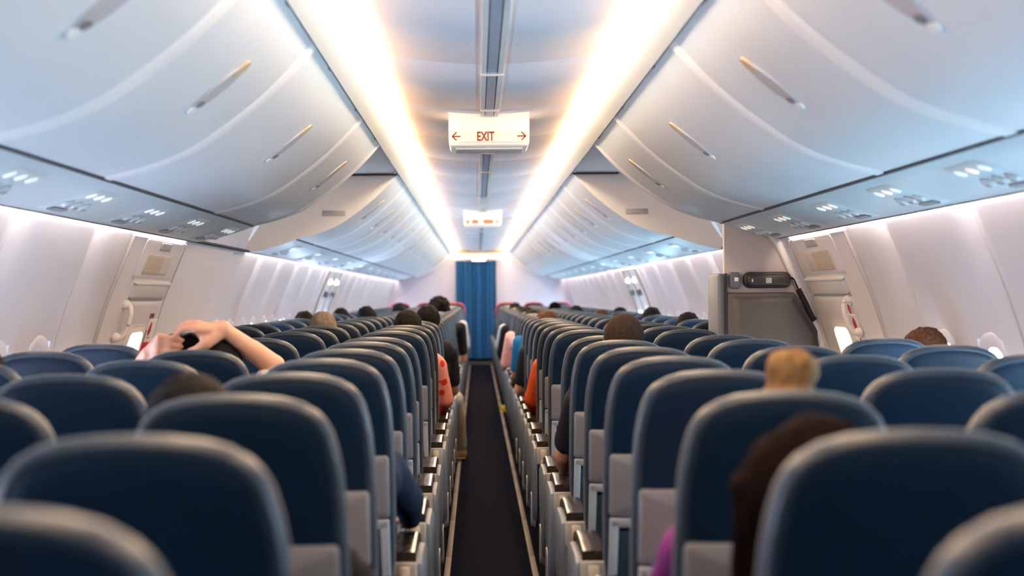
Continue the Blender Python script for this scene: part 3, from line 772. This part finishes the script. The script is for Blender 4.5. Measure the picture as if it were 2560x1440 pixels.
def person(label, x, yb, side, head, ht, skin, hair, style, shirt, sleeve='short', pants='cloth_jeans', arm=None, both=None, voxel=.012, leg=None, turn=0., shoe='shoe_tan', legx=None, scale=1.):
    """x, yb: seat; side: -1/+1 block; head: (x, y) of the head; ht: height of the top of the hair; arm: points of the aisle-side arm; both: {-1:(...), 1:(...)}."""
    V = Vector
    O = V((x, yb + .33, 0))
    hx, hy = head; hc = V((hx, hy, ht - .118))
    zs = ht - .30
    ch = V((lerp(x, hx, .6), lerp(yb + .24, hy - .03, .5), zs - .10)); pel = V((x, yb + .34, .525)); nk = V((lerp(x, hx, .85), hy - .03, zs + .05))
    R = Matrix.Rotation(turn, 3, 'Z')
    body = MB(); sh = MB(); pn = MB()
    ch.x = max(-1.47, min(1.47, ch.x)); sho = {k: V((ch.x + k * .165, ch.y - .005, zs - .01)) for k in (-1, 1)}
    # torso
    for m, g in ((body, 0), (sh, .012)):
        for k in (-1, 1):
            m.capsule(pel + V((k * .07, 0, 0)), .105 + g, ch + V((k * .075, 0, -.04)), .095 + g); m.capsule(ch + V((k * .06, 0, .0)), .095 + g, sho[k] + V((-k * .03, 0, 0)), .062 + g)
        m.capsule(nk - V((0, 0, .10)), .075 + g, nk - V((0, 0, .02)), .055 + g * .6)
    body.capsule(nk - V((0, 0, .06)), .052, hc + V((0, -.012, -.05)), .050)
    # head
    Hd = lambda a, b, c: hc + R @ V((a, b, c))
    body.ell(Hd(0, -.005, .015), (.073, .090, .094), R); body.ell(Hd(0, .035, -.058), (.056, .062, .062), R)
    body.capsule(Hd(0, .085, .005), .010, Hd(0, .100, -.028), .014)
    for k in (-1, 1): body.ell(Hd(k * .074, .0, -.015), (.012, .024, .034), R)
    # legs
    for k in (-1, 1):
        hip = pel + V((k * .085, 0, 0)); kn = V((x + k * .105, yb + .735, .505)); an = V((x + k * .10, yb + .70, .09)); toe = V((x + k * .11, yb + .86, .04))
        if leg and k == leg[0]: kn, an, toe = [V(p) for p in leg[1]]
        for m, g in ((body, 0), (pn, .012)):
            m.capsule(hip, .088 + g, kn, .060 + g); m.capsule(kn, .060 + g, lerp(kn, an, .5), .052 + g); m.capsule(lerp(kn, an, .4), .054 + g, lerp(kn, an, .92), .038 + g)
        body.capsule(an, .036, toe, .030)
    pn.capsule(pel + V((-.06, 0, 0)), .115, pel + V((.06, 0, 0)), .115)
    shoes = []
    for k in (-1, 1):
        an = V((x + k * .10, yb + .70, .05)); toe = V((x + k * .11, yb + .87, .04))
        if leg and k == leg[0]: an, toe = V(leg[1][1]) - V((0, 0, .035)), V(leg[1][2])
        m = MB(); m.capsule(an, .045, toe, .038); m.box((an + toe) / 2 - V((0, 0, .030)), (.07, abs(toe.y - an.y) + .07, .018)); shoes.append(m)
    # arms
    for k in (-1, 1):
        s0 = sho[k]
        el = s0 + V((k * .055, .10, -.27)); wr = V((lerp(x, el.x, .75), el.y + .22, el.z - .03)); dr = V((-.25 * k, 1, -.1)); bk = V((0, 0, 1))
        if arm and k == -side: el, wr, dr = [V(p) for p in arm[:3]]; s0 = V(arm[3]) if len(arm) > 3 else s0
        if both: el, wr, dr, bk, s0 = [V(p) for p in both[k]]
        el.x = max(-1.66, min(1.66, el.x)); wr.x = max(-1.66, min(1.66, wr.x))
        body.capsule(s0, .050, el, .040); body.capsule(el, .041, lerp(el, wr, .4), .038); body.capsule(lerp(el, wr, .35), .038, wr, .026)
        if both and len(both) > 2: both[2](body, k, wr)
        else: hand(body, wr, dr, bk, V((-k, 0, .3)), .45 if not both else .6)
        t = {'short': .72, 'long': 1, 'none': .25}[sleeve]
        sh.capsule(s0, .064, lerp(s0, el, t), .056 if t < 1 else .052)
        if sleeve == 'long': sh.capsule(el, .053, lerp(el, wr, .92), .036)
    t = thing('person', label, 'person', O)
    def put(name, me, m):
        for v in me.vertices: v.co = v.co - O
        return link(name, me, m, t)
    bo = put('body', remesh(body, 'body', voxel, 3), skin)
    put('shirt', remesh(sh, 'shirt', max(voxel, .012), 4, .003, yb), shirt); put('trousers', remesh(pn, 'trousers', max(voxel, .014), 4), pants)
    for m in shoes:
        me = m.mesh('shoe', .008); put('shoe', me, shoe)
    hr = MB()
    if style == 'buzz': hr.ell(Hd(0, -.010, .022), (.079, .093, .097), R)
    else:
        hr.ell(Hd(0, -.016, .024), (.084, .098, .098), R); hr.ell(Hd(0, -.045, -.03), (.070, .060, .070), R)
    if style == 'long':
        for k in (-1, -.4, .3, 1): hr.capsule(Hd(k * .055, -.045, -.02), .050, Hd(k * .07, -.03, -.26), .035)
        hr.capsule(Hd(-.075, -.01, -.02), .035, Hd(-.105, .03, -.27), .03)
    if style == 'longleft':
        hr.ell(Hd(-.015, -.01, .0), (.098, .10, .112), R)
        for k in range(5): hr.capsule(Hd(-.015 - .012 * k, -.03 + .01 * k, 0), .06, Hd(-.035 - .011 * k, .0 + .012 * k, -.26), .042)
    if style == 'curly':
        rr = random.Random(3)
        for q in range(70):
            u, w_ = rr.uniform(0, 2 * PI), rr.uniform(-.25, 1); c = math.sqrt(1 - w_ * w_)
            hr.ell(Hd(.098 * c * math.cos(u), -.02 + .10 * c * math.sin(u), .03 + .098 * w_), (.030,) * 3, None, 8, 6)
    if style == 'bun':
        hr.ell(Hd(*BUN[0]), BUN[1], R)
    put('hair', remesh(hr, 'hair', .009, 2, .0012 if style == 'buzz' else .006, x * 9), hair)
    ey = MB()
    for k in (-1, 1): ey.ell(Hd(k * .031, .080, -.002), (.011, .008, .008), R, 10, 6)
    put('eyes', ey.mesh('eyes'), 'eye')
    m = MB(); m.ell(Hd(0, .090, -.062), (.022, .008, .008), R, 10, 6); put('mouth', m.mesh('mouth'), 'lip')
    return t
BUN = [(0, -.03, .13), (.052, .050, .044)]
Rw = ROWS
# hands lifted behind the head
def lifted_hands(body, k, wr):
    V = Vector
    if k > 0:       # right hand arched over the bun: knuckles up, fingertips down on the far side, thumb below
        body.capsule(wr, .031, V((-.958, 4.972, 1.178)), .031); body.capsule(wr, .030, V((-.945, 4.965, 1.150)), .027)
        for i, (u, dz) in enumerate(((-.012, -.012), (.006, .001), (.025, .006), (.044, .002))):
            kn = V((-.982, 4.955 + u, 1.200 + dz)); body.capsule(V((-.945, 4.968 + u * .6, 1.185)), .022, kn, .0150)
            m = kn + V((-.038, .001, .001)); e = m + V((-.022, .0, -.013)); f = e + V((-.012, 0, -.016))
            body.capsule(kn, .0128, m, .0108); body.capsule(m, .0106, e, .0094); body.capsule(e, .0092, f, .0080)
        b = V((-.950, 4.955, 1.140)); m = V((-.978, 4.950, 1.124)); e = V((-1.006, 4.955, 1.117)); body.capsule(V((-.930, 4.97, 1.160)), .028, b, .022); body.capsule(b, .021, m, .014); body.capsule(m, .0135, e, .0092)
    else:           # left hand seen from the back, fingers pointing to the bun
        for i, dz in enumerate((.026, .004, -.018, -.038)):
            kn = V((-1.100 - .004 * i, 4.948 + .004 * i, 1.138 + dz)); body.capsule(wr + V((.004, 0, .35 * dz)), .022, kn, .0140)
            m = kn + V((.036, -.004, -.004)); e = m + V((.024, .006, -.005)); f = e + V((.012, .010, -.004))
            body.capsule(kn, .0112, m, .0100); body.capsule(m, .0098, e, .0090); body.capsule(e, .0088, f, .0078)
        b = wr + V((.02, .034, .020)); m = b + V((.036, .014, .024)); e = m + V((.030, .002, .012)); body.capsule(b, .017, m, .012); body.capsule(m, .0115, e, .0088)
BUN = [(-.085, -.045, .095), (.045, .036, .034)]
person('person with bare forearms raised, both hands holding a dark hair bun above the seat', -.953, Rw[5], -1, (-.925, 5.06), 1.165, 'skin_light', 'hair_black', 'bun', 'cloth_white', 'short',
       both={1: ((-.745, 5.07, 1.060), (-.900, 4.99, 1.186), (-1, 0, .2), (0, 0, 1), (-.785, 5.02, .86)), -1: ((-1.225, 5.09, 1.005), (-1.148, 4.985, 1.105), (1, 0, .4), (0, -1, 0), (-1.110, 5.02, .86)), 2: lifted_hands}, voxel=.0055)
BUN = [(.009, -.012, .138), (.051, .047, .046)]
person('person with a blond hair bun and purple top, in an aisle seat at right', .472, Rw[2], 1, (.515, 2.79), 1.125, 'skin_light', 'hair_blond', 'bun', 'cloth_purple', 'short', 'cloth_grey', arm=((.305, 2.83, .72), (.31, 3.02, .62), (.1, 1, -.1)))
person('person with long dark hair in the nearest occupied seat right of the aisle', .472, Rw[1], 1, (.418, 2.10), 1.122, 'skin_tan', 'hair_reddish', 'longleft', 'cloth_black', 'long', 'cloth_black')
person('person in a dark navy long sleeve beside the aisle at left, elbow above the armrest', -.472, Rw[4], -1, (-.48, 4.27), 1.085, 'skin_tan', 'hair_dark', 'short', 'cloth_navy', 'long', 'cloth_black', arm=((-.262, 4.36, .70), (-.262, 4.55, .615), (-.1, 1, -.1), (-.315, 4.28, .80)))
person('person with dark hair just showing above the third aisle seat left of the aisle', -.472, Rw[2], -1, (-.588, 2.80), 1.150, 'skin_tan', 'hair_black', 'short', 'cloth_black', 'short', 'cloth_black', arm=((-.245, 2.86, .68), (-.25, 3.05, .61), (-.1, 1, -.1)))
person('person with a closely cropped brown head and black sleeve, right of the aisle', .472, Rw[6], 1, (.502, 5.74), 1.222, 'skin_tan', 'hair_buzz', 'buzz', 'cloth_black', 'short', 'cloth_navy', arm=((.275, 5.83, .670), (.292, 5.99, .575), (.2, 1, -.2), (.325, 5.70, .88)))
person('person with brown hair resting against the right window wall near the exit door', 1.435, Rw[6], 1, (1.642, 5.74), 1.160, 'skin_light', 'hair_brown', 'short', 'cloth_grey', 'long', turn=.35)
person('person with dark hair at the left edge of the picture by the window', -1.435, Rw[4], -1, (-1.475, 4.26), 1.165, 'skin_tan', 'hair_black', 'short', 'cloth_grey')
person('person in a salmon shirt printed with red apples beside the aisle', -.472, Rw[10], -1, (-.464, 8.85), 1.210, 'skin_tan', 'hair_black', 'short', 'cloth_apples', 'long', 'cloth_maroon', arm=((-.250, 8.93, .680), (-.27, 9.10, .60), (-.2, 1, -.2), (-.295, 8.84, .88)), voxel=.014)
person('person with dark hair and black clothes leaning towards the aisle behind the apple shirt', -.472, Rw[12], -1, (-.393, 10.30), 1.232, 'skin_brown', 'hair_black', 'short', 'cloth_black', 'short', 'cloth_black', arm=((-.222, 10.42, .64), (-.24, 10.62, .60), (-.1, 1, -.1), (-.245, 10.33, .89)), voxel=.014)
person('person in khaki trousers with one leg and tan shoe stretched into the aisle', -.472, Rw[13], -1, (-.50, 11.03), 1.150, 'skin_tan', 'hair_black', 'short', 'cloth_grey', 'short', 'cloth_khaki', leg=(1, ((-.235, 11.52, .50), (-.185, 11.74, .10), (-.195, 11.90, .045))), voxel=.014)
person('person with tall curly black hair and dark sleeve left of the aisle', -.472, Rw[20], -1, (-.463, 16.12), 1.262, 'skin_tan', 'hair_black', 'curly', 'cloth_black', 'short', 'cloth_black', arm=((-.205, 16.28, .60), (-.21, 16.50, .62), (-.1, 1, -.1), (-.235, 16.15, .95)), voxel=.016)
person('person with an orange-red long sleeve beside the aisle on the right', .472, Rw[10], 1, (.50, 8.83), 1.120, 'skin_tan', 'hair_dark', 'short', 'cloth_orange', 'long', 'cloth_grey', arm=((.265, 8.92, .675), (.285, 9.08, .60), (.2, 1, -.2), (.320, 8.83, .865)), voxel=.014)
person('person with grey-brown hair above the middle seats left of the aisle', -.953, Rw[10], -1, (-.963, 8.85), 1.205, 'skin_light', 'hair_grey', 'short', 'cloth_grey', voxel=.016)
person('person in a blue sleeve beside the aisle on the right', .472, Rw[14], 1, (.47, 11.74), 1.165, 'skin_brown', 'hair_brown', 'short', 'cloth_blue', 'short', 'cloth_navy', arm=((.245, 11.85, .66), (.235, 12.02, .60), (0, 1, -.1), (.275, 11.76, .92)), voxel=.016)
person('person in a pale pink and white long sleeve beside the aisle at right', .472, Rw[17], 1, (.45, 13.93), 1.16, 'skin_light', 'hair_dark', 'short', 'cloth_pink', 'long', 'cloth_white', arm=((.205, 14.05, .66), (.20, 14.24, .62), (0, 1, -.1), (.255, 13.95, .90)), voxel=.016)
person('person in black with yellow shoes beside the aisle far along at right', .472, Rw[20], 1, (.45, 16.1), 1.16, 'skin_tan', 'hair_black', 'short', 'cloth_black', 'long', 'cloth_black', arm=((.20, 16.2, .68), (.20, 16.4, .62), (0, 1, -.1), (.25, 16.12, .92)), leg=(-1, ((.30, 16.55, .50), (.24, 16.55, .09), (.235, 16.72, .045))), shoe='cloth_yellow', voxel=.016)
person('person in a light blue sleeve beside the aisle near the curtain at right', .472, Rw[22], 1, (.46, 17.58), 1.17, 'skin_tan', 'hair_dark', 'short', 'cloth_sky', 'long', 'cloth_black', arm=((.195, 17.7, .70), (.20, 17.9, .63), (0, 1, -.1), (.25, 17.6, .90)), voxel=.016)
person('person in a pale grey sleeve beside the aisle far along at left', -.472, Rw[24], -1, (-.46, 19.04), 1.17, 'skin_light', 'hair_dark', 'short', 'cloth_white', 'long', 'cloth_grey', arm=((-.20, 19.15, .66), (-.20, 19.35, .62), (0, 1, -.1), (-.24, 19.05, .92)), voxel=.016)
FARP = [(-1.408, 14, 1.182, 'hair_dark', 'left window'), (-1.385, 18, 1.185, 'hair_dark', 'left window'), (-.973, 15, 1.212, 'hair_black', 'left middle'), (-1.0, 23, 1.215, 'hair_black', 'left middle'),
        (-.93, 21, 1.198, 'hair_black', 'left middle'), (.459, 26, 1.2, 'hair_dark', 'right aisle'), (.450, 19, 1.175, 'hair_black', 'right aisle'), (.466, 13, 1.176, 'hair_brown', 'right aisle'),
        (.925, 24, 1.21, 'hair_reddish', 'right middle'), (1.05, 21, 1.178, 'hair_dark', 'right middle'), (1.405, 19, 1.168, 'hair_dark', 'right window'), (1.390, 15, 1.188, 'hair_black', 'right window'),
        (1.385, 12, 1.170, 'hair_dark', 'right window'), (1.10, 17, 1.158, 'hair_brown', 'right middle')]
for i, (hx, r, ht, hair, where) in enumerate(FARP):
    sd = -1 if hx < 0 else 1; kind = where.split()[1]
    person('person with %s hair in a %s seat, %s row from the camera' % (hair.split('_')[1].replace('reddish', 'dark reddish'), where, ORD[r]), sd * SX[kind], Rw[r], sd, (hx, Rw[r] + .27), ht,
           ('skin_tan', 'skin_light', 'skin_brown')[i % 3], hair, 'short', ('cloth_grey', 'cloth_navy', 'cloth_white', 'cloth_black')[i % 4], 'short', voxel=.018)


# ------------------------------------------------------------------ world, camera
w = bpy.data.worlds.new('World'); SC.world = w; w.use_nodes = True
bg = w.node_tree.nodes['Background']; bg.inputs[0].default_value = (.75, .85, 1, 1); bg.inputs[1].default_value = .6
cam = bpy.data.cameras.new('Camera'); co = bpy.data.objects.new('Camera', cam); COL.objects.link(co)
co.location = (-.056, 0, EYE); co.rotation_euler = (PI / 2, math.radians(.4), 0)
cam.sensor_width = 36; cam.lens = 36 * 3760 / 2560
cam.shift_x = (1280 - 1193) / 2560; cam.shift_y = (740 - 720) / 2560
cam.clip_start = .05; cam.clip_end = 100
cam.dof.use_dof = True; cam.dof.focus_distance = 7.0; cam.dof.aperture_fstop = 2.4
SC.camera = co
SC.view_settings.view_transform = 'Standard'; SC.view_settings.look = 'None'; SC.view_settings.gamma = 1
SC.view_settings.use_curve_mapping = False; SC.view_settings.exposure = .42
SC.cycles.use_denoising = True
SC.cycles.max_bounces = 8; SC.cycles.diffuse_bounces = 5; SC.cycles.glossy_bounces = 3
SC.cycles.caustics_reflective = False; SC.cycles.caustics_refractive = False
SC.cycles.sample_clamp_indirect = 6
